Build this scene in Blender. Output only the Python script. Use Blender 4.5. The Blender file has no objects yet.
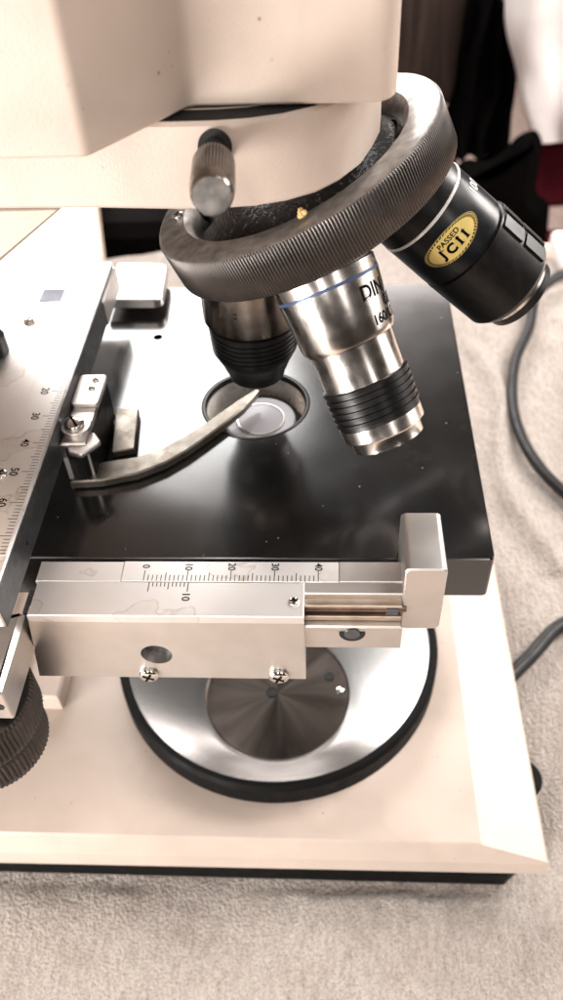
import bpy, bmesh, math, random
import numpy as np
from mathutils import Vector, Matrix, noise
random.seed(7)
SC = bpy.context.scene
COL = SC.collection
U = 0.01                      # the model is written in centimetres
PI = math.pi
V = Vector

# ------------------------------------------------------------------ camera frame (real camera of the photograph)
CAM = V((1.95, -18.15, 29.9))
RGT = V((0.99839601, 0.03941285, -0.04064529))
UPV = V((0.0, 0.71790715, 0.69613887))
FWD = V((-0.05661636, 0.69502227, -0.71675563))

# ------------------------------------------------------------------ materials
def nodes_of(name):
    m = bpy.data.materials.new(name); m.use_nodes = True
    nt = m.node_tree; b = nt.nodes['Principled BSDF']
    return m, nt, b
def N(nt, typ, **kw):
    n = nt.nodes.new(typ)
    for k, v in kw.items():
        if k.startswith('i_'): n.inputs[k[2:].replace('_', ' ')].default_value = v
        else: setattr(n, k, v)
    return n
def ramp(nt, stops):
    r = nt.nodes.new('ShaderNodeValToRGB'); e = r.color_ramp.elements
    e[0].position, e[0].color = stops[0][0], (*stops[0][1], 1)
    e[1].position, e[1].color = stops[-1][0], (*stops[-1][1], 1)
    for p, c in stops[1:-1]:
        x = e.new(p); x.color = (*c, 1)
    return r
def coords(nt, scale=(1, 1, 1)):
    tc = nt.nodes.new('ShaderNodeTexCoord'); mp = nt.nodes.new('ShaderNodeMapping')
    mp.inputs['Scale'].default_value = scale
    nt.links.new(tc.outputs['Object'], mp.inputs['Vector'])
    return mp.outputs['Vector']
def surf(name, col, rough=.4, metal=0., nscale=400, var=.08, rvar=.08, bump=.0, bscale=2500, bdist=.0001,
         spec=.5, ior=1.5, stretch=(1, 1, 1), specks=None, aniso=0., coat=0., stain=None):
    m, nt, b = nodes_of(name); L = nt.links.new
    v = coords(nt, stretch)
    n = N(nt, 'ShaderNodeTexNoise', i_Scale=nscale, i_Detail=5.); L(v, n.inputs['Vector'])
    lo = tuple(c * (1 - var) for c in col); hi = tuple(min(1, c * (1 + var)) for c in col)
    r = ramp(nt, [(.3, lo), (.7, hi)]); L(n.outputs['Fac'], r.inputs['Fac'])
    out = r.outputs['Color']
    if specks:                                     # small grains of dirt
        sc, thr, scol = specks
        vo = N(nt, 'ShaderNodeTexVoronoi', i_Scale=sc); L(coords(nt), vo.inputs['Vector'])
        sr = ramp(nt, [(0, (1, 1, 1)), (thr, (1, 1, 1)), (thr * 1.5, (0, 0, 0))]); L(vo.outputs['Distance'], sr.inputs['Fac'])
        n2 = N(nt, 'ShaderNodeTexNoise', i_Scale=sc * .35, i_Detail=2.); L(coords(nt), n2.inputs['Vector'])
        g = ramp(nt, [(.575, (0, 0, 0)), (.66, (1, 1, 1))]); L(n2.outputs['Fac'], g.inputs['Fac'])
        mu = N(nt, 'ShaderNodeMath', operation='MULTIPLY'); L(sr.outputs['Color'], mu.inputs[0]); L(g.outputs['Color'], mu.inputs[1])
        mx = N(nt, 'ShaderNodeMixRGB'); mx.inputs['Color2'].default_value = (*scol, 1)
        L(mu.outputs[0], mx.inputs['Fac']); L(out, mx.inputs['Color1']); out = mx.outputs['Color']
    if stain:                                      # dried liquid marks: thin tide lines, and faint smudges
        sc, w_, scol, amt = stain
        ns = N(nt, 'ShaderNodeTexNoise', i_Scale=sc, i_Detail=3.); L(coords(nt), ns.inputs['Vector'])
        rg = ramp(nt, [(.56 - w_, (0, 0, 0)), (.56, (1, 1, 1)), (.56 + w_, (.25, .25, .25)), (.75, (.3, .3, .3))]); L(ns.outputs['Fac'], rg.inputs['Fac'])
        nf = N(nt, 'ShaderNodeTexNoise', i_Scale=sc * 9, i_Detail=3.); L(coords(nt), nf.inputs['Vector'])
        mm = N(nt, 'ShaderNodeMath', operation='MULTIPLY'); L(rg.outputs['Color'], mm.inputs[0]); L(nf.outputs['Fac'], mm.inputs[1])
        m4 = N(nt, 'ShaderNodeMath', operation='MULTIPLY'); L(mm.outputs[0], m4.inputs[0]); m4.inputs[1].default_value = amt * 2
        mx = N(nt, 'ShaderNodeMixRGB'); mx.inputs['Color2'].default_value = (*scol, 1)
        L(m4.outputs[0], mx.inputs['Fac']); L(out, mx.inputs['Color1']); out = mx.outputs['Color']
    L(out, b.inputs['Base Color'])
    b.inputs['Metallic'].default_value = metal
    rr = N(nt, 'ShaderNodeMapRange'); rr.inputs['To Min'].default_value = max(.02, rough - rvar); rr.inputs['To Max'].default_value = rough + rvar
    rr.inputs['From Min'].default_value = .3; rr.inputs['From Max'].default_value = .7
    n3 = N(nt, 'ShaderNodeTexNoise', i_Scale=nscale * .6, i_Detail=4.); L(v, n3.inputs['Vector'])
    L(n3.outputs['Fac'], rr.inputs['Value']); L(rr.outputs['Result'], b.inputs['Roughness'])
    b.inputs['Specular IOR Level'].default_value = spec; b.inputs['IOR'].default_value = ior
    b.inputs['Anisotropic'].default_value = aniso; b.inputs['Coat Weight'].default_value = coat
    if bump:
        nb = N(nt, 'ShaderNodeTexNoise', i_Scale=bscale, i_Detail=3.); L(v, nb.inputs['Vector'])
        bp = N(nt, 'ShaderNodeBump', i_Strength=bump, i_Distance=bdist); L(nb.outputs['Fac'], bp.inputs['Height'])
        L(bp.outputs['Normal'], b.inputs['Normal'])
    return m

M = {}
M['cream'] = surf('cream_enamel', (.51, .42, .36), .38, 0, 45, .07, .07, .45, 2200, .0001, specks=(300, .075, (.26, .17, .12)), stain=(22, .05, (.33, .25, .20), .13))
M['satin'] = surf('satin_aluminium', (.66, .63, .605), .38, 1., 120, .05, .04, .2, 4500, .00002)
M['plate'] = surf('scale_plate', (.84, .825, .81), .46, 1., 60, .04, .04, .15, 5000, .00002, stain=(60, .010, (.42, .32, .22), .38))
M['worn'] = surf('worn_spring_metal', (.17, .155, .135), .42, 1., 260, .25, .1, .3, 2500, .00004, stain=(160, .06, (.12, .10, .08), .6))
M['steel'] = surf('turned_steel', (.62, .575, .54), .23, 1., 300, .12, .07, .25, 3000, .00002, stretch=(1, 1, 1))
M['steeldark'] = surf('darkened_steel', (.17, .145, .125), .2, 1., 300, .15, .07, .25, 3000, .00002)
M['chrome'] = surf('bright_screw', (.7, .68, .65), .16, 1., 500, .08, .06)
M['ring'] = surf('grey_anodised_ring', (.07, .061, .057), .34, .85, 250, .15, .08, .2, 5000, .00003)
M['ringface'] = surf('worn_ring_face', (.34, .325, .31), .42, .9, 420, .28, .12, .4, 2500, .00005)
M['black'] = surf('black_anodised', (.0045, .004, .004), .36, 0, 500, .3, .06, .15, 5000, .00003, spec=.3)
M['blackblue'] = surf('black_lacquer', (.004, .0045, .006), .32, 0, 500, .3, .05, .1, 5000, .00002, spec=.35)
M['stage'] = surf('black_stage', (.006, .0055, .0052), .16, 0, 90, .2, .02, .1, 6000, .00001, spec=.8, ior=1.72, specks=(420, .06, (.45, .42, .38)), stain=(70, .012, (.03, .028, .026), .3))
M['darkgrey'] = surf('dark_grey_metal', (.09, .09, .095), .38, .6, 500, .2, .08)
M['darkhole'] = surf('hole_black', (.004, .004, .004), .8, 0)  # near-black that paints the shade inside holes and gaps
M['ink'] = surf('engraved_ink', (.006, .006, .006), .8, 0, spec=.02)
M['whiteink'] = surf('white_ink', (.82, .82, .82), .5, 0)
M['blueband'] = surf('blue_band', (.05, .075, .16), .4, .2)
M['whiteband'] = surf('white_band', (.75, .72, .68), .3, .3)
M['gold'] = surf('gold_sticker', (.78, .60, .20), .38, .35, 300, .1)
M['rubber'] = surf('black_rubber', (.003, .003, .003), .6, 0, spec=.12)
M['cord'] = surf('grey_cord', (.011, .010, .011), .45, 0, 300, .3, .1, .3, 1500, .0002, spec=.35)
M['crumb'] = surf('crumb', (.6, .38, .16), .7, 0)
M['wood'] = surf('pale_wood', (.80, .62, .50), .5, 0, 30, .15, stretch=(1, .12, 1))
M['floor'] = surf('beige_carpet', (.50, .38, .33), .9, 0, 40, .15)
M['brown'] = surf('brown_leather', (.035, .022, .018), .5, 0, 12, .6, .1, spec=.2, stretch=(6, 1, .6))
M['darkcloth'] = surf('black_cloth', (.002, .0015, .0015), .85, 0, 25, .4, spec=.05)
M['maroon'] = surf('maroon_cloth', (.09, .012, .02), .85, 0, 25, .3, spec=.05)
M['whitecloth'] = surf('white_cloth', (.88, .82, .80), .9, 0, 20, .06)
M['square'] = surf('blue_grey_square', (.12, .13, .19), .5, 0)
M['beigemetal'] = surf('tarnished_bar', (.55, .46, .38), .4, 1., 300, .15)
M['brownrod'] = surf('brown_greased_rod', (.20, .13, .10), .35, .8, 300, .3)

# black wrinkle finish
m, nt, b = nodes_of('black_wrinkle'); L = nt.links.new
vv = coords(nt)
vo = N(nt, 'ShaderNodeTexVoronoi', i_Scale=1300.); L(vv, vo.inputs['Vector'])
nn = N(nt, 'ShaderNodeTexNoise', i_Scale=1100., i_Detail=5.); L(vv, nn.inputs['Vector'])
r = ramp(nt, [(.45, (.006, .005, .005)), (.60, (.012, .010, .009)), (.74, (.14, .12, .10))]); L(nn.outputs['Fac'], r.inputs['Fac'])
L(r.outputs['Color'], b.inputs['Base Color'])
b.inputs['Specular IOR Level'].default_value = .3
bp = N(nt, 'ShaderNodeBump', i_Strength=.6, i_Distance=.0004); L(nn.outputs['Fac'], bp.inputs['Height']); L(bp.outputs['Normal'], b.inputs['Normal'])
b.inputs['Roughness'].default_value = .3
M['wrinkle'] = m

# spun aluminium dish: fine radial-angle streaks
m, nt, b = nodes_of('spun_aluminium'); L = nt.links.new
tc = N(nt, 'ShaderNodeTexCoord'); sx = N(nt, 'ShaderNodeSeparateXYZ'); L(tc.outputs['Object'], sx.inputs[0])
at = N(nt, 'ShaderNodeMath', operation='ARCTAN2'); L(sx.outputs['Y'], at.inputs[0]); L(sx.outputs['X'], at.inputs[1])
ln = N(nt, 'ShaderNodeVectorMath', operation='LENGTH'); L(tc.outputs['Object'], ln.inputs[0])
cx = N(nt, 'ShaderNodeCombineXYZ'); 
am = N(nt, 'ShaderNodeMath', operation='MULTIPLY'); am.inputs[1].default_value = .35; L(at.outputs[0], am.inputs[0]); L(am.outputs[0], cx.inputs[0])
lm = N(nt, 'ShaderNodeMath', operation='MULTIPLY'); lm.inputs[1].default_value = 2600; L(ln.outputs['Value'], lm.inputs[0]); L(lm.outputs[0], cx.inputs[1])
nn = N(nt, 'ShaderNodeTexNoise', i_Scale=1., i_Detail=4.); L(cx.outputs[0], nn.inputs['Vector'])
bp = N(nt, 'ShaderNodeBump', i_Strength=.25, i_Distance=.00003); L(nn.outputs['Fac'], bp.inputs['Height']); L(bp.outputs['Normal'], b.inputs['Normal'])
r = ramp(nt, [(.3, (.40, .39, .38)), (.7, (.52, .51, .50))]); L(nn.outputs['Fac'], r.inputs['Fac']); L(r.outputs['Color'], b.inputs['Base Color'])
b.inputs['Metallic'].default_value = 1.; b.inputs['Roughness'].default_value = .27
M['spun'] = m
m = m.copy(); m.name = 'spun_shade'  # dark copy: the floor's shade and reflections painted into the colour
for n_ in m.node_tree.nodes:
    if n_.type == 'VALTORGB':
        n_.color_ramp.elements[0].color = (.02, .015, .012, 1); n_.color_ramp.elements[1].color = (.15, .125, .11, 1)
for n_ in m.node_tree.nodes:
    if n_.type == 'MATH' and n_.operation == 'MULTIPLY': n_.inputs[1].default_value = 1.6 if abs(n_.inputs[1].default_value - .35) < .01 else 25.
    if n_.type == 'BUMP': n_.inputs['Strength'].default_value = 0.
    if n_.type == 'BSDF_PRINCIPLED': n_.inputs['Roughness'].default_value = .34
M['spunshade'] = m

# glass lens of the condenser
m, nt, b = nodes_of('condenser_glass')
b.inputs['Base Color'].default_value = (.34, .33, .35, 1); b.inputs['Roughness'].default_value = .15
b.inputs['Transmission Weight'].default_value = .1; b.inputs['Specular IOR Level'].default_value = .12
M['glass'] = m

# terry towel
m, nt, b = nodes_of('terry_towel'); L = nt.links.new
vv = coords(nt)
vo = N(nt, 'ShaderNodeTexVoronoi', i_Scale=900., i_Randomness=.9); L(vv, vo.inputs['Vector'])
mp = nt.nodes.new('ShaderNodeMapping'); mp.inputs['Scale'].default_value = (1, .3, 1); mp.inputs['Rotation'].default_value = (0, 0, .10)
tc = nt.nodes.new('ShaderNodeTexCoord'); L(tc.outputs['Object'], mp.inputs['Vector'])
n1 = N(nt, 'ShaderNodeTexNoise', i_Scale=560., i_Detail=4.); L(mp.outputs['Vector'], n1.inputs['Vector'])
n2 = N(nt, 'ShaderNodeTexNoise', i_Scale=1300., i_Detail=5., i_Roughness=.7); L(vv, n2.inputs['Vector'])
n3 = N(nt, 'ShaderNodeTexNoise', i_Scale=45., i_Detail=3.); L(vv, n3.inputs['Vector'])
r = ramp(nt, [(.3, (.76, .655, .58)), (.7, (.90, .80, .72))]); L(n3.outputs['Fac'], r.inputs['Fac'])
r2 = ramp(nt, [(.34, (.42, .37, .34)), (.56, (1, 1, 1))]); L(n2.outputs['Fac'], r2.inputs['Fac'])  # low pile darkened: shade between the loops painted into the colour
mx = N(nt, 'ShaderNodeMixRGB', blend_type='MULTIPLY'); mx.inputs['Fac'].default_value = .75
L(r.outputs['Color'], mx.inputs['Color1']); L(r2.outputs['Color'], mx.inputs['Color2']); 
r5 = ramp(nt, [(.36, (.62, .56, .53)), (.55, (1, 1, 1))]); L(n1.outputs['Fac'], r5.inputs['Fac'])
mx5 = N(nt, 'ShaderNodeMixRGB', blend_type='MULTIPLY'); mx5.inputs['Fac'].default_value = .42
L(mx.outputs['Color'], mx5.inputs['Color1']); L(r5.outputs['Color'], mx5.inputs['Color2']); L(mx5.outputs['Color'], b.inputs['Base Color'])
a1 = N(nt, 'ShaderNodeMath', operation='ADD'); L(n1.outputs['Fac'], a1.inputs[0]); L(n2.outputs['Fac'], a1.inputs[1])
a2 = N(nt, 'ShaderNodeMath', operation='SUBTRACT'); L(a1.outputs[0], a2.inputs[0]); L(vo.outputs['Distance'], a2.inputs[1])
bp = N(nt, 'ShaderNodeBump', i_Strength=1., i_Distance=.0024); L(a2.outputs[0], bp.inputs['Height']); L(bp.outputs['Normal'], b.inputs['Normal'])
b.inputs['Roughness'].default_value = .95; b.inputs['Sheen Weight'].default_value = .3; b.inputs['Specular IOR Level'].default_value = .1
M['towel'] = m

# ------------------------------------------------------------------ mesh helpers
def frame(d, ref=None):
    d = V(d).normalized()
    ref = V(ref) if ref is not None else (V((0, 0, 1)) if abs(d.z) < .9 else V((1, 0, 0)))
    e1 = (ref - d * ref.dot(d)).normalized(); e2 = e1.cross(d)
    return d, e1, e2
def offset_poly(pts, o):
    n = len(pts); area = sum(pts[i][0] * pts[(i + 1) % n][1] - pts[(i + 1) % n][0] * pts[i][1] for i in range(n))
    sg = 1 if area > 0 else -1; out = []
    for i in range(n):
        p0, p1, p2 = V(pts[i - 1]), V(pts[i]), V(pts[(i + 1) % n])
        a = (p1 - p0).normalized(); c = (p2 - p1).normalized()
        na = V((-a.y, a.x)) * sg; nc = V((-c.y, c.x)) * sg
        k = 1 + na.dot(nc)
        q = (na + nc) / max(k, .3)
        out.append((p1.x + q.x * o, p1.y + q.y * o))
    return out
def rpoly(pts, r, seg=5):
    n = len(pts); out = []
    for i in range(n):
        p0, p1, p2 = V(pts[i - 1][:2]), V(pts[i][:2]), V(pts[(i + 1) % n][:2])
        rr = pts[i][2] if len(pts[i]) > 2 else r
        if rr <= 0: out.append(tuple(p1)); continue
        a = (p0 - p1); c = (p2 - p1); la, lc = a.length, c.length; a.normalize(); c.normalize()
        ang = math.acos(max(-1, min(1, a.dot(c)))); t = min(rr / math.tan(ang / 2), la * .48, lc * .48)
        s, e = p1 + a * t, p1 + c * t
        for k in range(seg + 1):
            u = k / seg; q = s * (1 - u) ** 2 + p1 * 2 * u * (1 - u) + e * u * u
            out.append((q.x, q.y))
    return out
def circle(cx, cy, r, n=48): return [(cx + r * math.cos(2 * PI * i / n), cy + r * math.sin(2 * PI * i / n)) for i in range(n)]
AX = {'z': lambda a, b, c: V((a, b, c)), 'y': lambda a, b, c: V((a, c, b)), 'x': lambda a, b, c: V((c, a, b))}

class MB:
    def __init__(s): s.bm = bmesh.new(); s.mi = 0; s.mats = []
    def f(s, vs):
        try:
            fc = s.bm.faces.new(vs); fc.material_index = s.mi; return fc
        except ValueError: return None
    def prism(s, outline, z0, z1, ch=.04, holes=(), ax='z', fn=None):
        """extruded outline with chamfered rims and optional through holes"""
        F = fn or AX[ax]; bm = s.bm
        def ring(pts, z): return [bm.verts.new(F(p[0], p[1], z)) for p in pts]
        def walls(a, b):
            for i in range(len(a)): s.f([a[i], a[(i + 1) % len(a)], b[(i + 1) % len(b)], b[i]])
        ins = offset_poly(outline, ch) if ch > 0 else outline
        top, bot = ring(ins, z1), ring(ins, z0)
        if ch > 0:
            t2, b2 = ring(outline, z1 - ch), ring(outline, z0 + ch)
            walls(bot, b2); walls(b2, t2); walls(t2, top)
        else: walls(bot, top)
        loops_t, loops_b = [top], [bot]
        for h in holes:
            ht, hb = ring(h, z1), ring(h, z0); walls(hb, ht); loops_t.append(ht); loops_b.append(hb)
        for loops in (loops_t, loops_b):
            if len(loops) == 1: s.f(loops[0]); continue
            es = []
            for lp in loops:
                for i in range(len(lp)):
                    e = bm.edges.get((lp[i], lp[(i + 1) % len(lp)])) or bm.edges.new((lp[i], lp[(i + 1) % len(lp)])); es.append(e)
            r = bmesh.ops.triangle_fill(bm, edges=es, use_beauty=True)
            for g in r['geom']:
                if isinstance(g, bmesh.types.BMFace): g.material_index = s.mi
        return s
    def box(s, x0, x1, y0, y1, z0, z1, ch=.04, r=0., holes=(), ax='z'):
        pts = [(x0, y0), (x1, y0), (x1, y1), (x0, y1)]
        if r > 0: pts = rpoly(pts, r)
        return s.prism(pts, z0, z1, ch, holes, ax)
    def lathe(s, prof, P, d, seg=96, ref=None, knurl=None, cap=(False, False), shift=None):
        """prof: list of (s, r) along direction d from P. knurl=(N, depth, smin, smax)"""
        d, e1, e2 = frame(d, ref); P = V(P); rings = []
        for (t, r) in prof:
            rg = []
            for i in range(seg):
                th = 2 * PI * i / seg; rr = r
                if knurl and knurl[2] <= t <= knurl[3]: rr -= knurl[1] * (.5 - .5 * math.cos(th * knurl[0])) ** 1.6
                q = P + d * t + (e1 * math.cos(th) + e2 * math.sin(th)) * rr
                if shift: q = q + V(shift(t))
                rg.append(s.bm.verts.new(q))
            rings.append(rg)
        for a, b in zip(rings, rings[1:]):
            for i in range(seg): s.f([a[i], a[(i + 1) % seg], b[(i + 1) % seg], b[i]])
        if cap[0]: s.f(rings[0])
        if cap[1]: s.f(rings[-1])
        return s
    def tube(s, pts, r, seg=12):
        P = [V(p) for p in pts]; rings = []; up = V((0, 0, 1))
        for i, p in enumerate(P):
            d = (P[min(i + 1, len(P) - 1)] - P[max(i - 1, 0)]).normalized()
            a = d.cross(up); a = a.normalized() if a.length > 1e-4 else V((1, 0, 0)); b = a.cross(d)
            rings.append([s.bm.verts.new(p + (a * math.cos(2 * PI * k / seg) + b * math.sin(2 * PI * k / seg)) * r) for k in range(seg)])
        for a, b in zip(rings, rings[1:]):
            for i in range(seg): s.f([a[i], a[(i + 1) % seg], b[(i + 1) % seg], b[i]])
        s.f(rings[0]); s.f(rings[-1]); return s
    def build(s, name, mat, parent=None, origin=(0, 0, 0), ang=32, smooth=True, recalc=True):
        bm = s.bm; o = V(origin)
        for v in bm.verts: v.co = (v.co - o) * U
        if recalc: bmesh.ops.recalc_face_normals(bm, faces=bm.faces)
        lim = math.radians(ang)
        for e in bm.edges:
            if len(e.link_faces) == 2: e.smooth = e.calc_face_angle(0) < lim
        for fc in bm.faces: fc.smooth = smooth
        me = bpy.data.meshes.new(name); bm.to_mesh(me); bm.free()
        for mm in (mat if isinstance(mat, (list, tuple)) else [mat]): me.materials.append(M[mm])
        ob = bpy.data.objects.new(name, me); COL.objects.link(ob)
        if parent:
            ob.parent = parent
            po = world_of(parent); ob.location = o * U - po
        else: ob.location = o * U
        WPOS[ob.name] = o * U
        return ob
WPOS = {}
def world_of(o): return WPOS[o.name]
def empty(name, loc, parent=None):
    o = bpy.data.objects.new(name, None); COL.objects.link(o); o.empty_display_size = .01
    w = V(loc) * U; WPOS[o.name] = w
    if parent: o.parent = parent; o.location = w - world_of(parent)
    else: o.location = w
    return o
def tag(o, label=None, cat=None, group=None, kind=None):
    for k, v in (('label', label), ('category', cat), ('group', group), ('kind', kind)):
        if v: o[k] = v
    return o

def text_polys(txt, size, fat=0.0, spacing=1.0):
    """flat lettering as (verts2d, faces), centred"""
    cu = bpy.data.curves.new('lettering', 'FONT'); cu.body = txt; cu.size = size; cu.align_x = 'CENTER'; cu.align_y = 'CENTER'
    cu.offset = fat; cu.space_character = spacing; cu.resolution_u = 4
    ob = bpy.data.objects.new('lettering', cu); COL.objects.link(ob)
    dg = bpy.context.evaluated_depsgraph_get(); dg.update()
    me = bpy.data.meshes.new_from_object(ob.evaluated_get(dg))
    vs = [(v.co.x, v.co.y) for v in me.vertices]; fs = [tuple(p.vertices) for p in me.polygons]
    bpy.data.objects.remove(ob); bpy.data.curves.remove(cu); bpy.data.meshes.remove(me)
    return vs, fs
def put_text(mb, txt, size, fn, fat=0., spacing=1.):
    vs, fs = text_polys(txt, size, fat, spacing)
    bv = [mb.bm.verts.new(fn(x, y)) for x, y in vs]
    for f in fs: mb.f([bv[i] for i in f])
def flat_rect(mb, x0, x1, y0, y1, z, fn=None):
    F = fn or (lambda a, b: V((a, b, z)))
    mb.f([mb.bm.verts.new(F(*p)) for p in ((x0, y0), (x1, y0), (x1, y1), (x0, y1))])

def screw(P, d, r, parent, rot=.3, name='screw', slot=False, flat=False):
    """pan head screw with the shade of its cross or slot laid on as dark quads"""
    mb = MB(); d_, e1, e2 = frame(d)
    h = r * (.25 if flat else .55)
    prof = [(0, r), (h * .45, r)] + [(h * (.45 + .55 * math.sin(a)), r * (.25 + .75 * math.cos(a))) for a in [i * PI / 2 / 6 for i in range(1, 7)]]
    mb.lathe(prof, P, d, 32, cap=(False, True))
    mb.mi = 1  # dark quads on the head paint the shade of the recess
    P = V(P); w = r * .13; l = r * .62; t = h + .004
    dirs = [rot] if slot else [rot, rot + PI / 2]
    for k, a in enumerate(dirs):
        u = e1 * math.cos(a) + e2 * math.sin(a); v_ = u.cross(d_); tt = t + k * .002
        L_ = r * .9 if slot else l
        mb.f([mb.bm.verts.new(P + d_ * tt * (1 if not slot else 1) + u * sx_ * L_ + v_ * sy_ * w) for sx_, sy_ in ((-1, -1), (1, -1), (1, 1), (-1, 1))])
    return mb.build(name, ['chrome', 'ink'], parent, P, recalc=True)

# ================================================================== THE MICROSCOPE
mic = empty('microscope', (0, 0, 0))
tag(mic, 'cream laboratory microscope with black stage and grey objective turret standing on a beige towel', 'microscope')

# ---------------- base
mb = MB(); bm = mb.bm
def loop(pts): return [bm.verts.new(V(p)) for p in pts]
def walls(a, b):
    for i in range(len(a)): mb.f([a[i], a[(i + 1) % len(a)], b[(i + 1) % len(b)], b[i]])
def base_ring(x1, y, z, z_r, inset=0):
    return [(-17, -y, z), (x1, -y - 0, z_r), (x1, y, z_r), (-17, y, z)]
outer_top = loop(rpoly([(-17, -7.3), (6.95, -7.3), (6.95, 7.3), (-17, 7.3)], 0) and [(-17, -7.3, 2.6), (6.95, -7.3, 2.6), (6.95, 7.3, 2.6), (-17, 7.3, 2.6)])
hole = loop([(*p, 2.6) for p in circle(0, 0, 5.9, 96)])
es = []
for lp in (outer_top, hole):
    for i in range(len(lp)): es.append(bm.edges.new((lp[i], lp[(i + 1) % len(lp)])))
bmesh.ops.triangle_fill(bm, edges=es, use_beauty=True)
m1 = loop([(-17, -7.36, 2.53), (7.05, -7.36, 2.55), (7.05, 7.36, 2.55), (-17, 7.36, 2.53)])
walls(outer_top, m1)
m2 = loop([(-17, -7.62, 1.85), (9.12, -7.62, 1.97), (9.12, 7.62, 1.97), (-17, 7.62, 1.85)])
walls(m1, m2)
m3 = loop([(-17, -7.68, 1.75), (9.2, -7.68, 1.88), (9.2, 7.68, 1.88), (-17, 7.68, 1.75)])
walls(m2, m3)
m4 = loop([(-17, -7.8, 1.05), (9.22, -7.8, 1.4), (9.22, 7.8, 1.4), (-17, 7.8, 1.05)])
walls(m3, m4)
base = mb.build('base', 'cream', mic, (0, 0, 0), ang=12)
mb = MB(); mb.prism(rpoly([(-16.5, -7.72), (8.0, -7.72), (8.5, -7.3), (8.5, 7.5), (-16.5, 7.5)], 0), .05, 1.0, .03)
mb.build('bottom_plate', 'rubber', base)
for x, y in ((9.0, -4.2),):
    mb = MB(); mb.lathe([(0, .6), (.0, .72), (.75, .8), (.95, .7), (.95, 0.01)], (x, y, .1), (0, 0, 1), 40, cap=(True, False))
    mb.build('rubber_foot', 'rubber', base)
mb = MB(); mb.box(-9.3, -8.0, -2.7, 1.0, 2.6, 3.5, .08); mb.build('stop_block', 'cream', base)

# ---------------- illuminator dish (concave spun reflector in a black rim)
mb = MB()
mb.lathe([(2.56, 5.92), (2.58, 6.12), (3.45, 6.12), (3.6, 6.0), (3.6, 5.85), (3.56, 5.8)], (0, 0, 0), (0, 0, 1), 128)
rim = mb.build('illuminator_dish', 'rubber', mic)
mb = MB()
sh = lambda t: (.05 * (3.52 - t) / .77, -1.9 * max(0, min(1, (3.52 - t) / .77)), 0)
mb.lathe([(3.52, 5.78), (3.50, 5.7), (3.42, 5.38), (3.3, 4.9), (3.15, 4.3), (3.0, 3.72), (2.86, 3.15), (2.77, 2.78), (2.75, 2.72)],
         (0, 0, 0), (0, 0, 1), 160, shift=sh)
refl = mb.build('reflector', 'spun', rim, (0, -1.0, 0), ang=60)
mb = MB(); mb.lathe([(2.75, 2.72), (2.70, 2.66), (2.67, 2.4), (2.66, .01)], (.05, -1.9, 0), (0, 0, 1), 120); mb.build('reflector_floor', 'spunshade', rim, (.05, -1.9, 0))
for (x, y, r) in ((-.16, -1.85, .17), (2.0, -1.15, .15)):
    mb = MB(); mb.lathe([(2.655, r + .05), (2.70, r + .03), (2.70, r), (2.685, r - .01), (2.685, .005)], (x, y, 0), (0, 0, 1), 32); mb.build('hole_ring', 'darkhole', rim)
mb = MB(); mb.lathe([(2.66, .15), (2.71, .13), (2.75, .05), (2.75, .005)], (2.4, -1.72, 0), (0, 0, 1), 24); mb.build('screw', 'chrome', rim)

# ---------------- arm (left, mostly out of frame)
arm_out = [(-3.0, 22.9, 0), (-4.6, 21.75), (-7.0, 19.6), (-9.3, 17.9), (-10.6, 16.0), (-11.0, 13), (-11.0, 2.62), (-16.6, 2.62), (-16.8, 14), (-16.0, 20), (-14.5, 24.38), (-10.02, 24.38, 0), (-10.02, 22.9, 0)]
mb = MB(); mb.prism(rpoly(arm_out, .4), -3.79, 3.79, .06, ax='y'); mb.build('arm', 'cream', mic, ang=40)

# ---------------- head
head_out = [(3.17, -3.25, .55), (3.17, 3.25, .55), (-.49, 3.25, .25), (-1.9, 5.2, .25), (-17.5, 5.2, .8), (-17.5, -5.2, .8), (-1.9, -5.2, .25), (-.46, -3.17, .25)]
mb = MB(); mb.prism(rpoly(head_out, .3, 6), 24.42, 33, .05); head = mb.build('head', 'cream', mic, ang=25)
tube_ = MB(); tube_.lathe([(0, 2.2), (3.5, 2.2), (3.5, 1.6), (9, 1.6), (9, .01)], (-6, 0, 32.5), (-.55, 0, .85), 64); tube_.build('eyepiece_tube', 'black', head)

# ---------------- nosepiece mount below the head
half = [(3.08, 0), (3.02, -.8), (2.83, -1.55), (2.58, -2.3), (2.18, -2.95), (1.75, -3.4), (1.2, -3.72), (.62, -3.9), (0, -3.97), (-.8, -3.97), (-2.28, -3.85), (-4.2, -3.8), (-10, -3.8)]
out = half + [(x, -y) for x, y in reversed(half[1:])]
mb = MB(); mb.prism(out, 22.9, 24.36, .06, fn=lambda a, b, c: V((a, b * (1 - .06 * (c - 22.9) / 1.4), c))); mount = mb.build('nosepiece_mount', 'cream', mic, ang=30)
sp_out = [(x, y * .94) for x, y in out]
mb = MB(); mb.prism(offset_poly(sp_out, .10), 24.355, 24.37, 0); mb.build('gap_shade', 'darkhole', mount)  # black sheet that paints the shade in the gap under the head
mb = MB(); mb.prism(offset_poly(sp_out, .55), 24.368, 24.385, .005); mb.build('mount_lip', 'cream', mount)
mb = MB(); mb.prism(offset_poly(sp_out, .60), 24.38, 24.43, 0); mb.build('gap_shade_fill', 'darkhole', mount)  # black fill, more painted shade deeper in that gap
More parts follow.
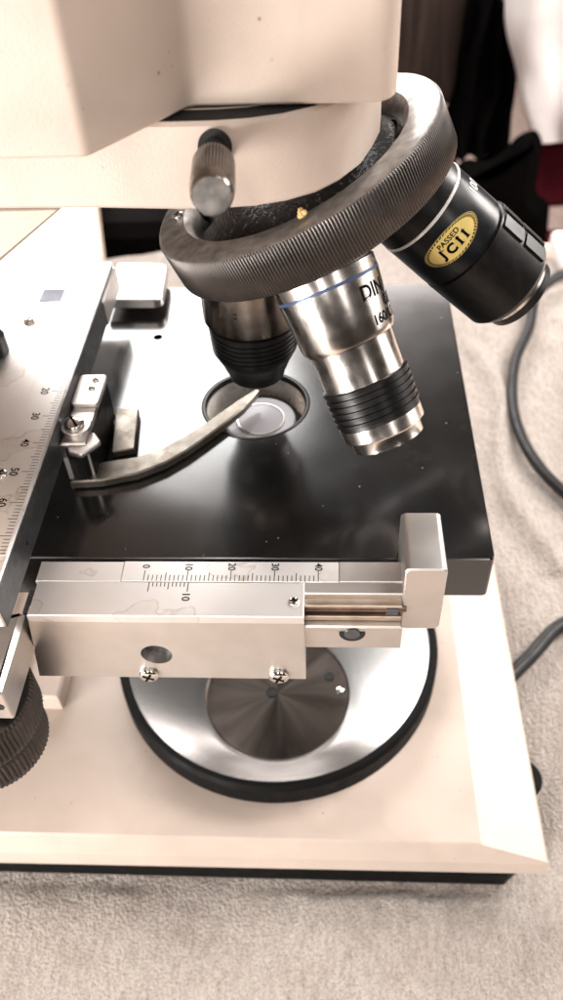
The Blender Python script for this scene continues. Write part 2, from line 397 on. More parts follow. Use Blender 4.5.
# clamp screw with knurled thumb head
K0, K1 = V((-.02, -3.85, 23.98)), V((.19, -6.25, 24.24)); kd = (K1 - K0).normalized(); Lk = (K1 - K0).length
mb = MB(); mb.lathe([(-.05, .30), (.03, .30), (.04, .2), (.04, .0)], K0, kd, 40, cap=(True, True)); mb.build('socket', 'darkhole', mount)
mb = MB(); mb.lathe([(0, .2), (.5, .2), (.56, .22), (.7, .28), (.85, .33), (.95, .36), (2.1, .36), (2.13, .355), (2.24, .345), (Lk - .05, .33), (Lk, .30)], K0, kd, 320, knurl=(40, .02, .8, 2.1))
mb.lathe([(Lk - .1, .1), (Lk - .1, .02)], K0, kd, 64)
ck = mb.build('clamp_screw', 'steeldark', mount)
mb = MB(); mb.lathe([(Lk - .02, .30), (Lk + .002, .295), (Lk + .004, .003)], K0, kd, 64, cap=(False, True)); mb.build('end_face', 'ringface', ck)

# ---------------- turret
A = math.radians(24.3); sA, cA = math.sin(A), math.cos(A)
P = V((0, 0, 24.5)); T = V((sA, 0, -cA))
DW = V((0, 0, -1)); DM = V((cA * sA, -sA, -cA * cA)); DR = V((2 * cA * sA, 0, 1 - 2 * cA * cA)); DH = V((cA * sA, sA, -cA * cA))
t0, hR, RR = 2.72, 1.06, 3.50
tur = empty('turret', P + T * t0, mic)
mb = MB()
mb.lathe([(t0 + .03, RR - .05), (t0 + .09, RR), (t0 + hR - .04, RR), (t0 + hR + .02, RR - .06)], P, T, 2400, knurl=(300, .03, t0 + .05, t0 + hR - .03))
mb.lathe([(t0 + hR + .02, RR - .06), (t0 + hR + .16, RR - .3), (t0 + hR + .18, RR - 1.2)], P, T, 160)
mb.build('knurled_ring', 'ring', tur, ang=50)
mb = MB(); mb.lathe([(t0 + .03, RR - .05), (t0 - .0, RR - .10), (t0 - .0, RR - .72), (t0 + .05, RR - .78), (t0 + .3, RR - .95), (t0 + .42, RR - 1.0)], P, T, 200)
mb.build('ring_face', 'ringface', tur)
mb = MB(); mb.lathe([(t0 + .42, RR - .98), (t0 + .36, RR - 1.08), (t0 + .12, RR - 1.35), (t0 - .35, RR - 1.7), (t0 - .75, 1.75), (t0 - 1.5, 1.7)], P, T, 120, shift=None)
mb.build('turret_cone', 'wrinkle', tur, ang=50)
mb = MB(); mb.lathe([(t0 + hR + .12, 2.9), (t0 + hR + .3, 2.6), (t0 + hR + .7, 1.4), (t0 + hR + .8, .02)], P, T, 96); mb.build('turret_underside', 'black', tur)
mb = MB(); mb.lathe([(3.6, 1.28), (4.55, 1.28), (4.65, 1.2), (4.65, .9), (4.6, .02)], P, DH, 64); mb.build('socket_cap', 'black', tur)
# click-stop spring and its screw inside the ring, left side
def tp(a, r, t):      # point in turret coordinates, angle a measured from the -X side towards the viewer
    d_, e1, e2 = frame(T, V((-1, 0, 0)))
    return P + T * t + (e1 * math.cos(a) - e2 * math.sin(a)) * r
screw(tp(.0, 2.95, t0), -T, .13, tur, .2)
screw(tp(.75, 2.9, t0), -T, .13, tur, .9)
mb = MB(); mb.lathe([(-.9, .3), (.3, .3), (.34, .26), (.34, .01)], tp(.15, 2.2, t0), -T, 40); mb.build('click_stop_pin', 'steel', tur)
mb = MB()   # crumb lodged between mount and ring
for k in range(7):
    q = V((1.45, -3.0, 22.25)) + V((random.uniform(-.05, .05), random.uniform(-.05, .05), random.uniform(-.05, .13)))
    mb.lathe([(-.05, .03), (-.02, .06), (.03, .05), (.05, .01)], q, (random.random(), .4, random.random()), 7, cap=(True, True))
crumb = mb.build('crumb', 'crumb', tur)

# ---------------- objectives
def cyl_fn(P0, d, e1, e2, r, s0, a0=0., off=.004):
    """text plane -> cylinder; x = around, y = towards the turret"""
    def fn(x, y):
        rr = (r(s0 - y) if callable(r) else r) + off
        th = a0 + x / rr
        return P0 + d * (s0 - y) + (e1 * math.cos(th) + e2 * math.sin(th)) * rr
    return fn
def objective(d, label, pieces):
    o = empty('objective_lens', P + d * 4.2, tur if False else mic)
    if label: o['label'] = label
    ref = CAM - P; d_, e1, e2 = frame(d, ref)
    for nm, mat, prof, seg, kn, cap in pieces:
        mb = MB(); mb.lathe(prof, P, d, seg, ref=ref, knurl=kn, cap=(False, cap)); mb.build(nm, mat, o, P + d * prof[0][0])
    return o, d_, e1, e2
def grooved(s0, s1, r0, r1, n, dep):
    pr = []
    for i in range(n):
        a = s0 + (s1 - s0) * i / n; b_ = s0 + (s1 - s0) * (i + 1) / n; h = b_ - a
        ra = r0 + (r1 - r0) * i / n; rb = r0 + (r1 - r0) * (i + .62) / n
        pr += [(a + h * .08, ra), (a + h * .58, rb), (a + h * .66, rb - dep), (a + h * .98, rb - dep)]
    return pr
# middle objective: bright steel, blue ring
oM, dM, m1_, m2_ = objective(DM, 'bright steel objective with a thin blue ring, tilted towards the viewer', [
    ('collar', 'steel', [(3.7, 1.05), (4.72, 1.05), (4.74, 1.12), (4.86, 1.12)], 96, None, False),
    ('barrel', 'steel', [(4.86, 1.12), (4.9, 1.175), (5.14, 1.175), (5.14, 1.17), (5.22, 1.17), (5.22, 1.175), (6.38, 1.10), (6.5, 1.05), (6.52, .985), (6.56, .975), (7.42, .955), (7.45, .90)], 128, None, False),
    ('colour_ring', 'blueband', [(5.145, 1.170), (5.15, 1.177), (5.21, 1.177), (5.215, 1.170)], 96, None, False),
    ('grip', 'black', [(7.40, .90), (7.42, 1.02)] + grooved(7.42, 8.32, 1.035, 1.01, 6, .04) + [(8.36, .98), (8.38, .92)], 96, None, False),
    ('tip_ring', 'steel', [(8.34, .92), (8.36, .985), (8.66, .98), (8.68, .93), (8.71, .86), (8.73, .85), (8.98, .845), (9.0, .81), (9.0, .5)], 96, None, False),
    ('front_lens', 'glass', [(9.0, .5), (8.96, .48), (8.96, .01)], 48, None, True)])
mb = MB(); rM = lambda s: 1.175 + (s - 5.22) * (1.10 - 1.175) / 1.16
A_DIN, A_0, A_160 = .84, 1.30, 1.06
put_text(mb, 'DIN', .44, cyl_fn(P, dM, m1_, m2_, rM, 5.58, A_DIN), .011)
put_text(mb, '0.65', .34, cyl_fn(P, dM, m1_, m2_, rM, 5.90, A_0), .01)
put_text(mb, '160/0.17', .30, cyl_fn(P, dM, m1_, m2_, rM, 6.2, A_160), .008)
mb.build('engraved_lettering', 'ink', oM, P + dM * 5.5, recalc=False)
# working objective: brownish steel barrel, black grip, vertical over the stage hole
oW, dW, w1, w2 = objective(DW, 'short objective pointing straight down at the stage opening, steel barrel over black grip', [
    ('collar', 'black', [(3.5, 1.05), (5.0, 1.05), (5.02, 1.22)], 96, None, False),
    ('barrel', 'steeldark', [(5.02, 1.22), (5.06, 1.27), (6.35, 1.27), (6.42, 1.2), (6.5, 1.16)], 96, None, False),
    ('grip', 'black', [(6.5, 1.12), (6.52, 1.18)] + grooved(6.55, 7.4, 1.18, 1.13, 6, .04) + [(7.45, 1.08), (7.65, .98)], 96, None, False),
    ('tip_ring', 'black', [(7.65, .98), (7.7, .95), (7.95, .86), (7.97, .82), (8.25, .76), (8.3, .70), (8.38, .4), (8.38, .2)], 96, None, False),
    ('front_lens', 'glass', [(8.38, .2), (8.36, .01)], 32, None, True)])
mb = MB()
for y in (.06, -.06):
    fn = cyl_fn(P, dW, w1, w2, 1.27, 5.68, -.33)
    flat_rect(mb, -.025, .025, y - .025, y + .025, 0, fn); flat_rect(mb, -.075, -.05, y - .015, y + .02, 0, fn)
mb.build('engraved_dots', 'ink', oW, P + dW * 5.7, recalc=False)
# right objective: black, white ring, gold sticker
oR, dR, r1_, r2_ = objective(DR, 'black objective with white ring, gold oval sticker and white number, tilted to the right', [
    ('collar', 'black', [(3.7, 1.0), (4.6, 1.0), (4.65, 1.12), (4.9, 1.16), (5.4, 1.17)], 96, None, False),
    ('collar_ring', 'steel', [(4.62, 1.12), (4.64, 1.19), (4.74, 1.19), (4.76, 1.12)], 96, None, False),
    ('colour_ring', 'whiteband', [(5.4, 1.17), (5.41, 1.19), (5.47, 1.19), (5.48, 1.17)], 96, None, False),
    ('barrel', 'blackblue', [(5.48, 1.17), (5.5, 1.18), (6.75, 1.2), (6.78, 1.14), (6.86, 1.14)], 128, None, False),
    ('grip', 'black', [(6.86, 1.14), (6.88, 1.21), (8.42, 1.21), (8.55, 1.12), (8.6, 1.02)], 128, None, False),
    ('tip_ring', 'steel', [(8.6, 1.02), (8.62, .98), (8.72, .97), (8.74, .93)], 96, None, False),
    ('tip', 'black', [(8.74, .93), (8.76, .95), (8.95, .93), (8.99, .88), (8.99, .4), (9.0, .01)], 96, None, True)])
for row in (0, 1):
    for k in range(14):
        th = 2 * PI * (k + .1) / 14
        if not .9 < th < 3.6: continue
        s0, s1 = (6.95, 7.6) if row == 0 else (7.68, 8.36)
        mb = MB()
        def pf(a, b, c, th=th):
            rr = 1.215 + c; t_ = th + a / rr
            return P + dR * b + (r1_ * math.cos(t_) + r2_ * math.sin(t_)) * rr
        mb.prism(rpoly([(-.2, s0), (.2, s0), (.2, s1), (-.2, s1)], .05, 3), -.02, .045, .012, fn=pf)
        mb.build('grip_pad', 'black', oR, P + dR * s0)
STK = cyl_fn(P, dR, r1_, r2_, 1.19, 6.12, -.10, off=.008)
mb = MB()
NU, NR = 64, 5
a_, b_ = .80, .36
rings = [[mb.bm.verts.new(STK(a_ * q / NR * math.cos(2 * PI * i / NU), b_ * q / NR * math.sin(2 * PI * i / NU))) for i in range(NU)] for q in range(1, NR + 1)]
c0 = mb.bm.verts.new(STK(0, 0))
for i in range(NU):
    mb.f([c0, rings[0][i], rings[0][(i + 1) % NU]])
    for q in range(NR - 1): mb.f([rings[q][i], rings[q + 1][i], rings[q + 1][(i + 1) % NU], rings[q][(i + 1) % NU]])
stk = mb.build('sticker', 'gold', oR, P + dR * 6, recalc=False)
ST2 = cyl_fn(P, dR, r1_, r2_, 1.19, 6.12, -.10, off=.013)
mb = MB()
put_text(mb, 'PASSED', .18, lambda x, y: ST2(x, y + .15), .004, 1.05)
for c_, cx_ in (('J', -.34), ('C', -.10), ('I', .14), ('I', .33)):
    put_text(mb, c_, .32, lambda x, y, cx_=cx_: ST2(x + cx_, y - (.045 if cx_ < -.3 else .08)), .016)
for x in (.14, .33):         # serifs of the capital I
    for y in (.015, -.175): flat_rect(mb, x - .05, x + .05, y - .012, y + .012, 0, lambda a, b, z=0: ST2(a, b))
flat_rect(mb, -.36, -.24, .038, .062, 0, lambda a, b: ST2(a, b))
nb = 46                                     # rope border
for i in range(nb):
    t = 2 * PI * i / nb; t2 = 2 * PI * (i + .62) / nb
    pts = [(.93, t), (.93, t2), (.84, t2 + .07), (.84, t + .07)]
    mb.f([mb.bm.verts.new(ST2(a_ * k * math.cos(q), b_ * k * math.sin(q))) for k, q in pts])
for i in range(96):
    t, t2 = 2 * PI * i / 96, 2 * PI * (i + 1) / 96
    mb.f([mb.bm.verts.new(ST2(a_ * k * math.cos(q), b_ * k * math.sin(q))) for k, q in ((.985, t), (.985, t2), (.96, t2), (.96, t))])
mb.build('sticker_print', 'ink', stk, P + dR * 6, recalc=False)
mb = MB(); put_text(mb, '100', .36, cyl_fn(P, dR, r1_, r2_, 1.19, 5.92, 1.12), .004); mb.build('magnification_number', 'whiteink', oR, P + dR * 6, recalc=False)

# ---------------- stage
mb = MB()
st_out = rpoly([(-8.4, -5.64), (5.86, -5.64, .15), (5.93, 6.42, .15), (-8.4, 6.42)], .1, 3)
mb.prism(st_out, 13.6, 15.0, .03, holes=[circle(-.12, .15, 1.56, 72), circle(-3.44, 3.5, .15, 24), circle(3.1, 4.6, .12, 20)])
stage = mb.build('stage_plate', 'stage', mic)
mb = MB(); mb.lathe([(14.7, 1.55), (14.97, 1.545), (15.012, 1.52), (15.012, 1.46), (14.93, 1.42), (14.85, 1.42)], (-.12, .15, 0), (0, 0, 1), 96); mb.build('opening_rim', 'black', stage)
mb = MB(); mb.lathe([(13.65, 1.53), (14.9, 1.50)], (-.12, .15, 0), (0, 0, 1), 96); mb.build('opening_glare_wall', 'whiteband', stage)  # lining coloured white to paint the bright light seen in the opening
mb = MB(); mb.prism(circle(-3.44, 3.5, .16, 24), 13.7, 14.2, 0); mb.build('hole_shade', 'darkhole', stage)
mb = MB(); mb.prism(circle(3.1, 4.6, .13, 20), 13.7, 14.2, 0); mb.build('hole_shade', 'darkhole', stage)

# ---------------- condenser under the stage
mb = MB(); mb.lathe([(14.55, 1.0), (14.6, 1.06), (14.55, 1.2), (14.2, 1.42), (11.5, 1.5), (11.4, 2.3), (9.6, 2.3), (9.5, 1.9), (6.2, 1.9), (6.0, 1.7), (6.0, .01)], (-.05, -.12, 0), (0, 0, 1), 96)
cond = mb.build('condenser', 'black', mic)
mb = MB(); mb.lathe([(14.55, 1.02), (14.70, 1.0), (14.73, .96), (14.72, .70), (14.75, .66), (14.77, .3), (14.78, .01)], (.03, -.22, 0), (0, 0, 1), 80)
mb.build('condenser_lens', 'glass', cond)
mb = MB(); mb.lathe([(14.73, .70), (14.765, .68), (14.77, .65), (14.75, .63)], (.03, -.22, 0), (0, 0, 1), 80); mb.build('lens_ring', 'satin', cond)

# ---------------- mechanical stage: left rail
rail = empty('stage_rail', (-6, -2, 16), mic)
mb = MB(); mb.box(-9.6, -4.8, -8.35, 4.85, 15.95, 16.9, .03, r=.05); mb.build('rail_plate', 'plate', rail)
mb = MB(); mb.box(-4.812, -4.782, -8.3, 4.7, 15.9, 16.84, .01); mb.build('rail_side', 'darkgrey', rail)
mb = MB(); mb.box(-5.75, -4.84, -7.2, .9, 16.9, 16.925, .012); mb.build('scale_strip', 'plate', rail)
mb = MB(); mb.box(-4.98, -4.72, 2.8, 4.85, 15.9, 16.75, .05); mb.build('rail_end_guide', 'satin', rail)
mb = MB(); zt = 16.929
for i in range(0, 76):
    y = .35 - i * .1; L_ = .30 if i % 10 == 0 else (.22 if i % 5 == 0 else .15)
    if y > -1.2 : continue
    flat_rect(mb, -4.87 - L_, -4.87, y - .008, y + .008, zt)
for i in (20, 30, 40, 50, 60, 70):
    y0 = .35 - i * .1
    put_text(mb, str(i), .28, lambda x, y, y0=y0: V((-5.36 + y, y0 - x, zt)), .003)
mb.build('scale_marks', 'ink', rail, recalc=False)
screw((-6.59, 1.61, 16.9), (0, 0, 1), .19, rail, .4)
screw((-5.67, -4.73, 16.9), (0, 0, 1), .17, rail, .9)
screw((-6.2, -7.9, 16.9), (0, 0, 1), .17, rail, .9)
screw((-4.98, .9, 16.9), (0, 0, 1), .08, rail, .9, flat=True)
mb = MB(); mb.box(-6.6, -5.93, 2.6, 3.3, 16.9, 16.91, .002); mb.build('square_mark', 'square', rail)
mb = MB(); mb.lathe([(0, .05), (.03, .05)], (-4.79, -6.3, 16.3), (1, 0, 0), 20, cap=(True, True)); mb.build('side_hole', 'darkhole', rail)

# far finger of the slide holder
holder = empty('slide_holder', (-4.4, -1, 15), mic)
fp = rpoly([(-5.3, 4.75, 0), (-3.4, 4.72, .35), (-3.5, 7.0, .45), (-5.3, 7.1, 0)], .3, 6)
mb = MB(); mb.prism(fp, 15.25, 15.6, .05); mb.build('fixed_finger', 'satin', holder)
mb = MB(); mb.box(-4.78, -4.05, -1.67, -.42, 16.38, 16.52, .03, r=.08); mb.build('clamp_plate', 'satin', holder)
mb = MB(); mb.box(-4.78, -4.08, -3.1, -.5, 15.12, 16.38, .05); mb.build('holder_bar', ['satin'], holder)
mb = MB(); mb.box(-4.085, -4.05, -3.05, -.55, 15.1, 16.3, .01); mb.build('bar_side_shade', 'black', holder)  # thin black sheet painting the bar's right side as shaded
screw((-4.3, -.66, 16.52), (0, 0, 1), .1, holder, .5); screw((-4.33, -1.02, 16.52), (0, 0, 1), .1, holder, 1.1)
mb = MB(); mb.lathe([(0, .4), (.12, .4), (.14, .38), (.14, .2)], (-4.46, -2.5, 16.38), (0, 0, 1), 40); mb.build('washer', 'satin', holder)
screw((-4.49, -2.5, 16.5), (0, 0, 1), .26, holder, 1.0, slot=True, name='pivot_screw')
mb = MB(); mb.prism(rpoly([(-4.62, -3.05), (-4.2, -2.85), (-4.05, -2.5), (-3.75, -2.95), (-4.15, -3.45), (-4.5, -3.35)], .12, 4), 16.2, 16.34, .03); mb.build('release_tab', 'satin', holder)
mb = MB(); mb.lathe([(0, .3), (1.2, .3)], (-4.4, -2.95, 15.05), (0, 0, 1), 32, cap=(True, True)); mb.build('pivot_post', 'black', holder)
cl = [(-4.6, -2.75), (-3.9, -2.55), (-3.1, -2.38), (-2.5, -2.08), (-1.95, -1.58), (-1.45, -1.05), (-1.0, -.5), (-.6, -.02), (-.12, .46), (-.02, .42), (-.12, .2),
      (-.43, -.42), (-.85, -1.0), (-1.35, -1.62), (-1.8, -2.14), (-2.32, -2.62), (-3.0, -3.02), (-3.9, -3.28), (-4.7, -3.35)]
mb = MB(); mb.prism(cl, 15.03, 15.3, .04); mb.build('curved_finger', 'worn', holder)
mb = MB(); mb.prism(rpoly([(-4.06, -.3), (-3.4, -.33), (-3.24, -2.0), (-3.84, -2.15)], .05), 15.02, 15.25, .03); mb.build('spring_block', 'worn', holder)

# front cross slide
xs = empty('cross_slide', (-1.5, -7, 15), mic)
mb = MB()      # body with round hole, open front
def H_(a, b, c): return V((a, c, b))
mb.prism([(-5.1, 12.78), (1.42, 12.78), (1.42, 15.27), (-4.75, 15.27)], -7.55, -7.25, .025, holes=[circle(-2.05, 13.78, .37, 40)], ax='y')
body = mb.build('slide_body', 'satin', xs)
mb = MB(); mb.box(-5.0, 1.42, -7.25, -6.6, 12.9, 15.0, .02); mb.build('body_core', 'darkgrey', body)
mb = MB(); mb.box(-4.72, 1.425, -7.56, -6.6, 15.05, 15.31, .02); mb.build('body_top', 'plate', body)
mb = MB(); mb.box(-4.78, -2.80, -6.59, -6.0, 14.9, 15.30, .015); mb.build('top_strip', 'plate', body)
mb = MB(); mb.box(-2.79, 2.2, -6.585, -5.99, 14.9, 15.31, .015); strip = mb.build('scale_strip', 'plate', body)
mb = MB(); zt = 15.314
def tkx(i): return -2.27 + i * .1
for i in range(41):
    L_ = .30 if i % 10 == 0 else (.24 if i % 5 == 0 else .17)
    flat_rect(mb, tkx(i) - .009, tkx(i) + .009, -6.57, -6.57 + L_, zt)
for i in (0, 10, 20, 30, 40):
    put_text(mb, str(i), .24, lambda x, y, i=i: V((tkx(i) + y, -6.15 - x * .95, zt)), .003)
mb.build('scale_marks', 'ink', strip, recalc=False)
mb = MB()
for i in range(11):
    x = -2.12 + i * .09; L_ = .26 if i % 10 == 0 else (.2 if i % 5 == 0 else .12)
    flat_rect(mb, x - .01, x + .01, -6.62 - L_, -6.62, zt)
put_text(mb, '10', .25, lambda x, y: V((-1.24 + y, -7.02 - x, zt)), .003)
mb.build('vernier_marks', 'ink', body, recalc=False)
for x in (-2.35, .78): screw((x, -7.56, 12.98), (0, -1, 0), .24, body, .5)
screw((1.2, -7.15, 15.31), (0, 0, 1), .12, body, .2); screw((-4.6, -7.25, 15.2), (0, 0, 1), .15, body, .7)
mb = MB(); mb.box(1.3, 3.66, -6.9, -6.0, 14.2, 15.295, .03); mb.build('slide_rail', 'satin', xs)
mb = MB(); mb.box(2.21, 3.62, -6.58, -6.0, 15.29, 15.33, .015); mb.build('slide_cap', 'satin', xs)
mb = MB()   # bracket at the right end
mb.prism(rpoly([(3.6, 14.15), (4.5, 14.15), (4.5, 16.3), (3.6, 16.3)], .14), -7.02, -5.34, .035, ax='y'); end = mb.build('end_bracket', 'satin', xs)
mb = MB(); mb.lathe([(0, .1), (2.4, .1)], (1.3, -7.0, 14.93), (1, 0, 0), 20); mb.build('guide_rod', 'brownrod', xs)
mb = MB(); mb.box(1.3, 3.6, -7.15, -6.85, 14.62, 14.78, .02); mb.build('guide_rail', 'beigemetal', xs)
mb = MB(); mb.box(1.3, 3.6, -7.12, -6.85, 15.06, 15.14, .02); mb.build('guide_rail', 'beigemetal', xs)
mb = MB(); mb.box(1.3, 3.62, -7.3, -6.85, 13.75, 14.6, .04); lb = mb.build('lower_guide', 'satin', xs)
mb = MB(); mb.box(3.25, 3.52, -7.14, -6.86, 14.8, 15.04, .02); mb.build('rack_stop', 'darkgrey', xs)
mb = MB()
mb.prism([(x, z) for x, z in circle(2.5, 14.36, .3, 28) if z < 14.45], -7.315, -7.28, .005, ax='y'); mb.mi = 1
mb.prism([(x, z) for x, z in circle(2.5, 14.36, .18, 28)], -7.34, -7.31, .005, ax='y')
mb.build('adjusting_screw', ['darkhole', 'darkgrey'], lb)

# knob arm and knobs, lower left
ka = empty('stage_drive', (-6, -8.6, 14), mic)
mb = MB(); mb.prism(rpoly([(-9.6, -9.35), (-4.9, -9.35), (-4.9, -7.3), (-9.6, -7.3)], .05), 13.85, 15.1, .12, ax='z'); 
blk = mb.build('gear_housing', 'satin', ka)
mb = MB(); mb.lathe([(0, .12), (.015, .12)], (-5.1, -9.345, 14.45), (0, -1, 0), 24, cap=(True, True)); mb.build('housing_hole', 'darkhole', blk)
KC = (-6.35, -8.55, 0)
mb = MB(); mb.lathe([(13.85, .8), (13.6, .85), (13.55, 1.42), (13.45, 1.5), (12.55, 1.5), (12.45, 1.42), (12.4, 1.0), (12.35, .01)], KC, (0, 0, 1), 480, knurl=(80, .05, 12.5, 13.5)); mb.build('stage_knob', 'ring', ka)
mb = MB(); mb.lathe([(12.4, 1.2), (12.3, 1.32), (12.2, 1.38), (11.45, 1.38), (11.35, 1.3), (11.33, .01)], KC, (0, 0, 1), 480, knurl=(72, .05, 11.4, 12.25)); mb.build('stage_knob', 'ring', ka)

# left focus knob edge (dark, at the frame's left edge)
mb = MB(); mb.lathe([(0, .45), (.0, .5), (.5, .5), (.55, .45), (.55, .01)], (-7.3, .1, 16.9), (0, 0, 1), 40); mb.build('lock_knob', 'black', rail)

# ================================================================== CORD
def spline(pts, n=14):
    out = []; Q = [V(p) for p in pts]; Q = [Q[0]] + Q + [Q[-1]]
    for i in range(1, len(Q) - 2):
        for k in range(n):
            t = k / n; a, b, c, d = Q[i - 1], Q[i], Q[i + 1], Q[i + 2]
            out.append(.5 * ((2 * b) + (c - a) * t + (2 * a - 5 * b + 4 * c - d) * t * t + (3 * b - a - 3 * c + d) * t ** 3))
    out.append(Q[-2]); return out
cord = MB()
cz = .55
cord.tube(spline([(34, 36, cz), (24, 33.0, cz), (18.5, 31.6, cz + .1), (15.6, 29.0, cz + .1), (14.3, 25, cz), (12.9, 21.5, cz), (12.15, 17.5, cz), (12.35, 14, cz), (13.5, 11, cz), (15.8, 8, cz), (17.2, 5.2, cz), (15.5, 3.6, cz), (12.2, 3.0, cz), (10.3, 1.2, cz), (8.8, -.3, .6), (7.9, -1, .6)], 14), .3, 14)
c_ob = cord.build('power_cord', 'cord')
tag(c_ob, 'dark grey round power cord curving across the towel and running under the base', 'cord')

# ================================================================== TOWEL, TABLE, ROOM BEHIND
def far_y(x):      # far edge of the towel
    if x < 14: return 36.2 + (x + 14.9) * (5.6 / 29) if x > -15 else 36.2 + (x + 14.9) * .55
    return max(30, 41.8 - (x - 14) * 1.75)
x0, x1, y0, step = -40., 34., -22., .11
xs_, rows = np.arange(x0, x1, .16), 390
vs, fc = [], []
nx = len(xs_); nyc = 400
for j in range(nyc):
    for x in xs_:
        fy = far_y(x); t = j / (nyc - 1); y = y0 + (fy - y0) * (t ** .95)
        w = 0
        if x > 8:
            w += .55 * math.exp(-((x - 13.2 - .22 * (y - 2) - 1.2 * math.sin(y * .25)) / .9) ** 2) * min(1, max(0, (x - 9.5) / 2))
            w += .5 * math.exp(-((x - 11.3 + .1 * (y - 16) - .8 * math.sin(y * .4)) / .7) ** 2) * (1 if 6 < y < 26 else .2) * min(1, max(0, (x - 9.5) / 1.5))
        w += .32 * noise.noise(V((x * .16, y * .16, 3))) + .09 * noise.noise(V((x * .5, y * .5, 7))) + .035 * noise.noise(V((x * 2.2, y * 2.2, 1)))
        w += .03 * noise.noise(V((x * 5, y * 5, 4)))
        if -11 < y < -7.5: w += .1 * math.exp(-((x - 5.5 - .25 * (y + 10)) / .5) ** 2)
        if -17 < x < 9.8 and -8.2 < y < 8.2: w = min(w, .02)
        e = fy - y
        z = w
        if e < 1.5: z -= (1.5 - e) ** 2 * .5
        vs.append((x * U, y * U, (z - .02) * U))
me = bpy.data.meshes.new('towel')
for j in range(nyc - 1):
    for i in range(nx - 1):
        a = j * nx + i; fc.append((a, a + 1, a + nx + 1, a + nx))
me.from_pydata(vs, [], fc); me.materials.append(M['towel'])
me.polygons.foreach_set('use_smooth', [True] * len(me.polygons))
tw = bpy.data.objects.new('towel', me); COL.objects.link(tw)
tag(tw, 'beige terry towel spread over the table under the microscope', 'towel')

mb = MB(); mb.prism([(-90, -40), (60, -40), (60, 37.6), (17.5, 37.6), (13.5, 40.6), (-14.6, 35.8), (-18.2, 50), (-22, 75), (-90, 75)], -3.5, -.65, .1)
tb = mb.build('table', 'wood'); tag(tb, 'pale wooden table carrying the towel and the microscope', 'table')
mb = MB(); mb.box(17.7, 27, 31.8, 36.6, -.5, .9, .2, r=.4)
o = mb.build('folded_cloth', 'whitecloth'); tag(o, 'folded white cloth lying at the far right edge of the table', 'cloth')

mb = MB(); mb.box(-500, 500, -200, 700, -74, -73, 0); o = mb.build('floor', 'floor'); tag(o, kind='structure')
mb = MB(); mb.box(-500, 500, 420, 425, -73, 220, 0); o = mb.build('back_wall', 'floor'); tag(o, kind='structure')

# chair with dark brown back and black coat
ch = empty('chair', (17, 95, -73)); tag(ch, 'dark brown chair standing behind the table, right of the microscope head', 'chair')
mb = MB(); mb.prism(rpoly([(8, -10.3), (20.2, -10.3), (19.8, 6), (8, 6)], .8), 90, 93, .6, ax='y'); mb.build('backrest', 'brown', ch)
mb = MB(); mb.box(6, 25, 93, 110, -36, -33, 1.2, r=2); mb.build('seat', 'darkcloth', ch)
for x in (7.5, 13.2, 18.6): 
    mb = MB(); mb.tube([(x, 92, -9), (x + .2, 94.5, -34)], .75); mb.build('back_post', 'darkcloth', ch)
for x, y in ((7, 95), (24, 95), (7, 108), (24, 108)):
    mb = MB(); mb.tube([(x, y, -35), (x, y, -73)], 1.2); mb.build('leg', 'darkcloth', ch)
def drape(name, mat, cx_, y, w0, w1, z1, z0, th=3, seed=1, curve=0.):
    mb = MB(); n, k = 40, 30; fr, bk = [], []
    for j in range(k):
        t = j / (k - 1); z = z1 + (z0 - z1) * t; w = w0 + (w1 - w0) * t
        for i in range(n):
            u = i / (n - 1) * 2 - 1
            x = cx_ + curve * t * t + u * w + 1.0 * noise.noise(V((t * 3, seed, u)))
            dy = 1.1 * math.sin(u * 9 + seed + t * 2) + 1.2 * noise.noise(V((u * 3, t * 3, seed)))
            fr.append(mb.bm.verts.new((x, y + dy - th / 2 * math.cos(u * 1.5), z + .9 * noise.noise(V((u * 2, t, seed + 5))))))
            bk.append(mb.bm.verts.new((x, y + dy + th / 2, z)))
    for j in range(k - 1):
        for i in range(n - 1):
            a = j * n + i
            mb.f([fr[a], fr[a + 1], fr[a + n + 1], fr[a + n]]); mb.f([bk[a], bk[a + n], bk[a + n + 1], bk[a + 1]])
    for j in range(k - 1):
        for i in (0, n - 1):
            a = j * n + i; mb.f([fr[a], fr[a + n], bk[a + n], bk[a]])
    for i in range(n - 1):
        for j in (0, k - 1):
            a = j * n + i; mb.f([fr[a], bk[a], bk[a + 1], fr[a + 1]])
    return mb.build(name, mat, ang=70)
o = drape('coat', 'darkcloth', 21.0, 88.5, 3.0, 4.2, 2.4, -16, 3, 2); tag(o, 'black coat hanging over the edge of the dark brown chair back', 'coat')
o = drape('white_garment', 'whitecloth', 33.4, 84, 13.5, 9.5, 10, -12.2, 6, 5, 3.0); tag(o, 'white garment draped over a seat in the upper right background', 'garment')
# upholstered dark red chair with black frame, further right
c2 = empty('chair', (34, 80, -73)); tag(c2, 'maroon upholstered chair under the white garment at the right edge', 'chair')
mb = MB(); mb.box(28.5, 50, 87, 90, -23, -10.5, 1, r=0.8); mb.build('backrest', 'maroon', c2)
mb = MB(); mb.box(27, 50, 62, 87, -31, -25, 1.5, r=2); mb.build('seat', 'maroon', c2)
for x, y in ((28, 64), (48, 64), (28, 86), (48, 86)):
    mb = MB(); mb.tube([(x, y, -31), (x, y, -73)], 1.3); mb.build('leg', 'darkcloth', c2)
mb = MB(); mb.prism(rpoly([(14.5, -34), (15.0, -11), (17.0, -8.9), (19.0, -9.6), (20.6, -8.6), (22.3, -6.6), (24.0, -6.0), (24.9, -7.4), (25.0, -10), (25.1, -13.2), (27, -14.2), (29.5, -36)], 2.5), 70, 73, 1.5, ax='y')
o = mb.build('bag', 'darkcloth'); tag(o, 'black soft bag in the background just above and behind the right objective', 'bag')
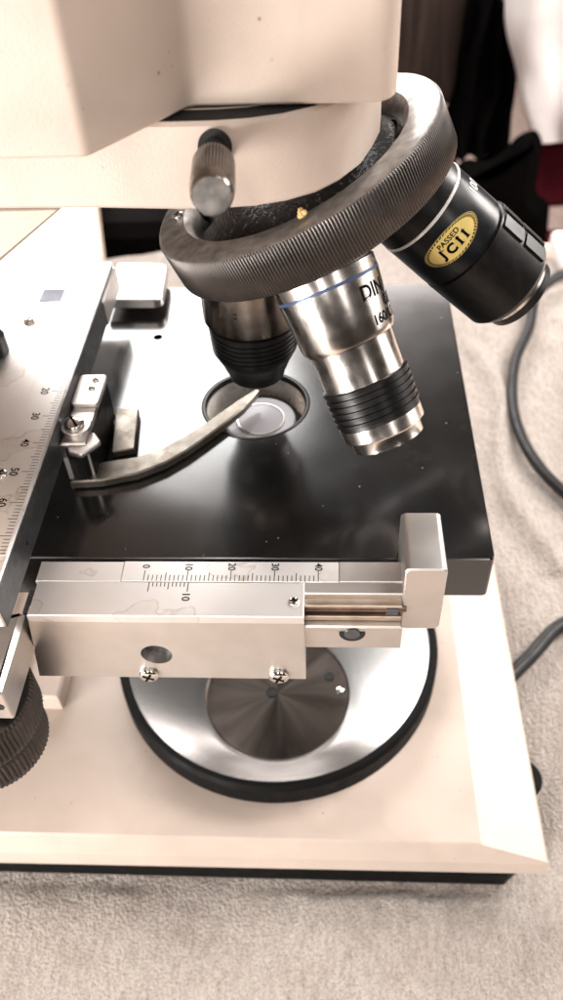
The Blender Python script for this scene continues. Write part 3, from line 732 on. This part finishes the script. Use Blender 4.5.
mb = MB(); mb.box(-22, -8, 47, 62, -18, -3.7, 1, r=1.5); o = mb.build('case', 'darkcloth'); tag(o, 'black case seen below the microscope head on the left', 'case')

# ================================================================== LIGHT
w = bpy.data.worlds.new('World'); SC.world = w; w.use_nodes = True; nt = w.node_tree
bg = nt.nodes['Background']; tc = nt.nodes.new('ShaderNodeTexCoord'); sp = nt.nodes.new('ShaderNodeSeparateXYZ')
nt.links.new(tc.outputs['Generated'], sp.inputs[0])
rp = ramp(nt, [(0, (.10, .07, .055)), (.42, (.20, .15, .12)), (.55, (.42, .34, .28)), (.75, (.75, .64, .54)), (1, (.6, .52, .45))])
mr = nt.nodes.new('ShaderNodeMapRange'); mr.inputs['From Min'].default_value = -1; mr.inputs['From Max'].default_value = 1
nt.links.new(sp.outputs['Z'], mr.inputs['Value']); nt.links.new(mr.outputs['Result'], rp.inputs['Fac'])
nt.links.new(rp.outputs['Color'], bg.inputs['Color']); bg.inputs['Strength'].default_value = .08

def area(name, loc, target, sx_, sy_, power, col):
    l = bpy.data.lights.new(name, 'AREA'); l.shape = 'RECTANGLE'; l.size = sx_ * U; l.size_y = sy_ * U; l.energy = power; l.color = col
    o = bpy.data.objects.new(name, l); COL.objects.link(o); o.location = V(loc) * U
    d = (V(target) - V(loc)).normalized(); o.rotation_euler = d.to_track_quat('-Z', 'Y').to_euler(); return o
def polar(az, el, dist, o=(0, 0, 15)):
    a, e = math.radians(az), math.radians(el)
    return V(o) + V((math.sin(a) * math.cos(e), math.cos(a) * math.cos(e), math.sin(e))) * dist
area('window_light', polar(-26, 34.5, 150), (-2, 0, 15), 100, 46, 19, (1, .985, .97))
area('upper_window_light', polar(-33, 53, 150), (-2, 0, 15), 95, 44, 3.5, (1, .96, .93))
area('ceiling_light', polar(105, 58, 150), (0, 0, 15), 60, 80, 4, (1, .94, .89))
area('lamp_left', (-36, -38, 14), (-4, -5, 36), 22, 22, 6.4, (1, .96, .92))
area('lamp_front', polar(-165, 52, 150), (0, 0, 15), 45, 40, 4, (1, .88, .79))
area('strip_front_right', polar(150, 32, 120), (2, 0, 18), 12, 70, 2.6, (1, .93, .88))  # added strip with no known source, puts highlights in the steel
area('strip_front', polar(-172, 28, 120), (2, 0, 18), 12, 50, 3, (1, .93, .88))  # another added strip, for reflections on the front of the metal
area('right_fill_panel', polar(84, 8, 100), (2, 0, 18), 60, 34, 2.6, (1, .93, .88))  # added fill panel that brightens the right side of the middle objective
area('lamp_right', (62, 34, 50), (16, 12, 0), 26, 26, 8, (1, .94, .89))
area('room_light', (-30, 260, 140), (20, 90, -20), 200, 60, 60, (1, .92, .88))
area('room_lamp', (60, 20, 110), (34, 88, -5), 40, 40, 11, (1, .96, .94))

# ================================================================== CAMERA
cd = bpy.data.cameras.new('camera'); cam = bpy.data.objects.new('camera', cd); COL.objects.link(cam)
Rm = Matrix((RGT, UPV, -FWD)).transposed()
cam.matrix_world = Matrix.Translation(CAM * U) @ Rm.to_4x4()
cd.sensor_fit = 'VERTICAL'; cd.sensor_height = 36; cd.sensor_width = 36; cd.lens = 29.52
cd.clip_start = .005; cd.clip_end = 60
cd.dof.use_dof = True; cd.dof.focus_distance = .178; cd.dof.aperture_fstop = 19
SC.camera = cam
SC.view_settings.view_transform = 'Standard'; SC.view_settings.look = 'None'; SC.view_settings.exposure = -.18; SC.view_settings.gamma = 1.
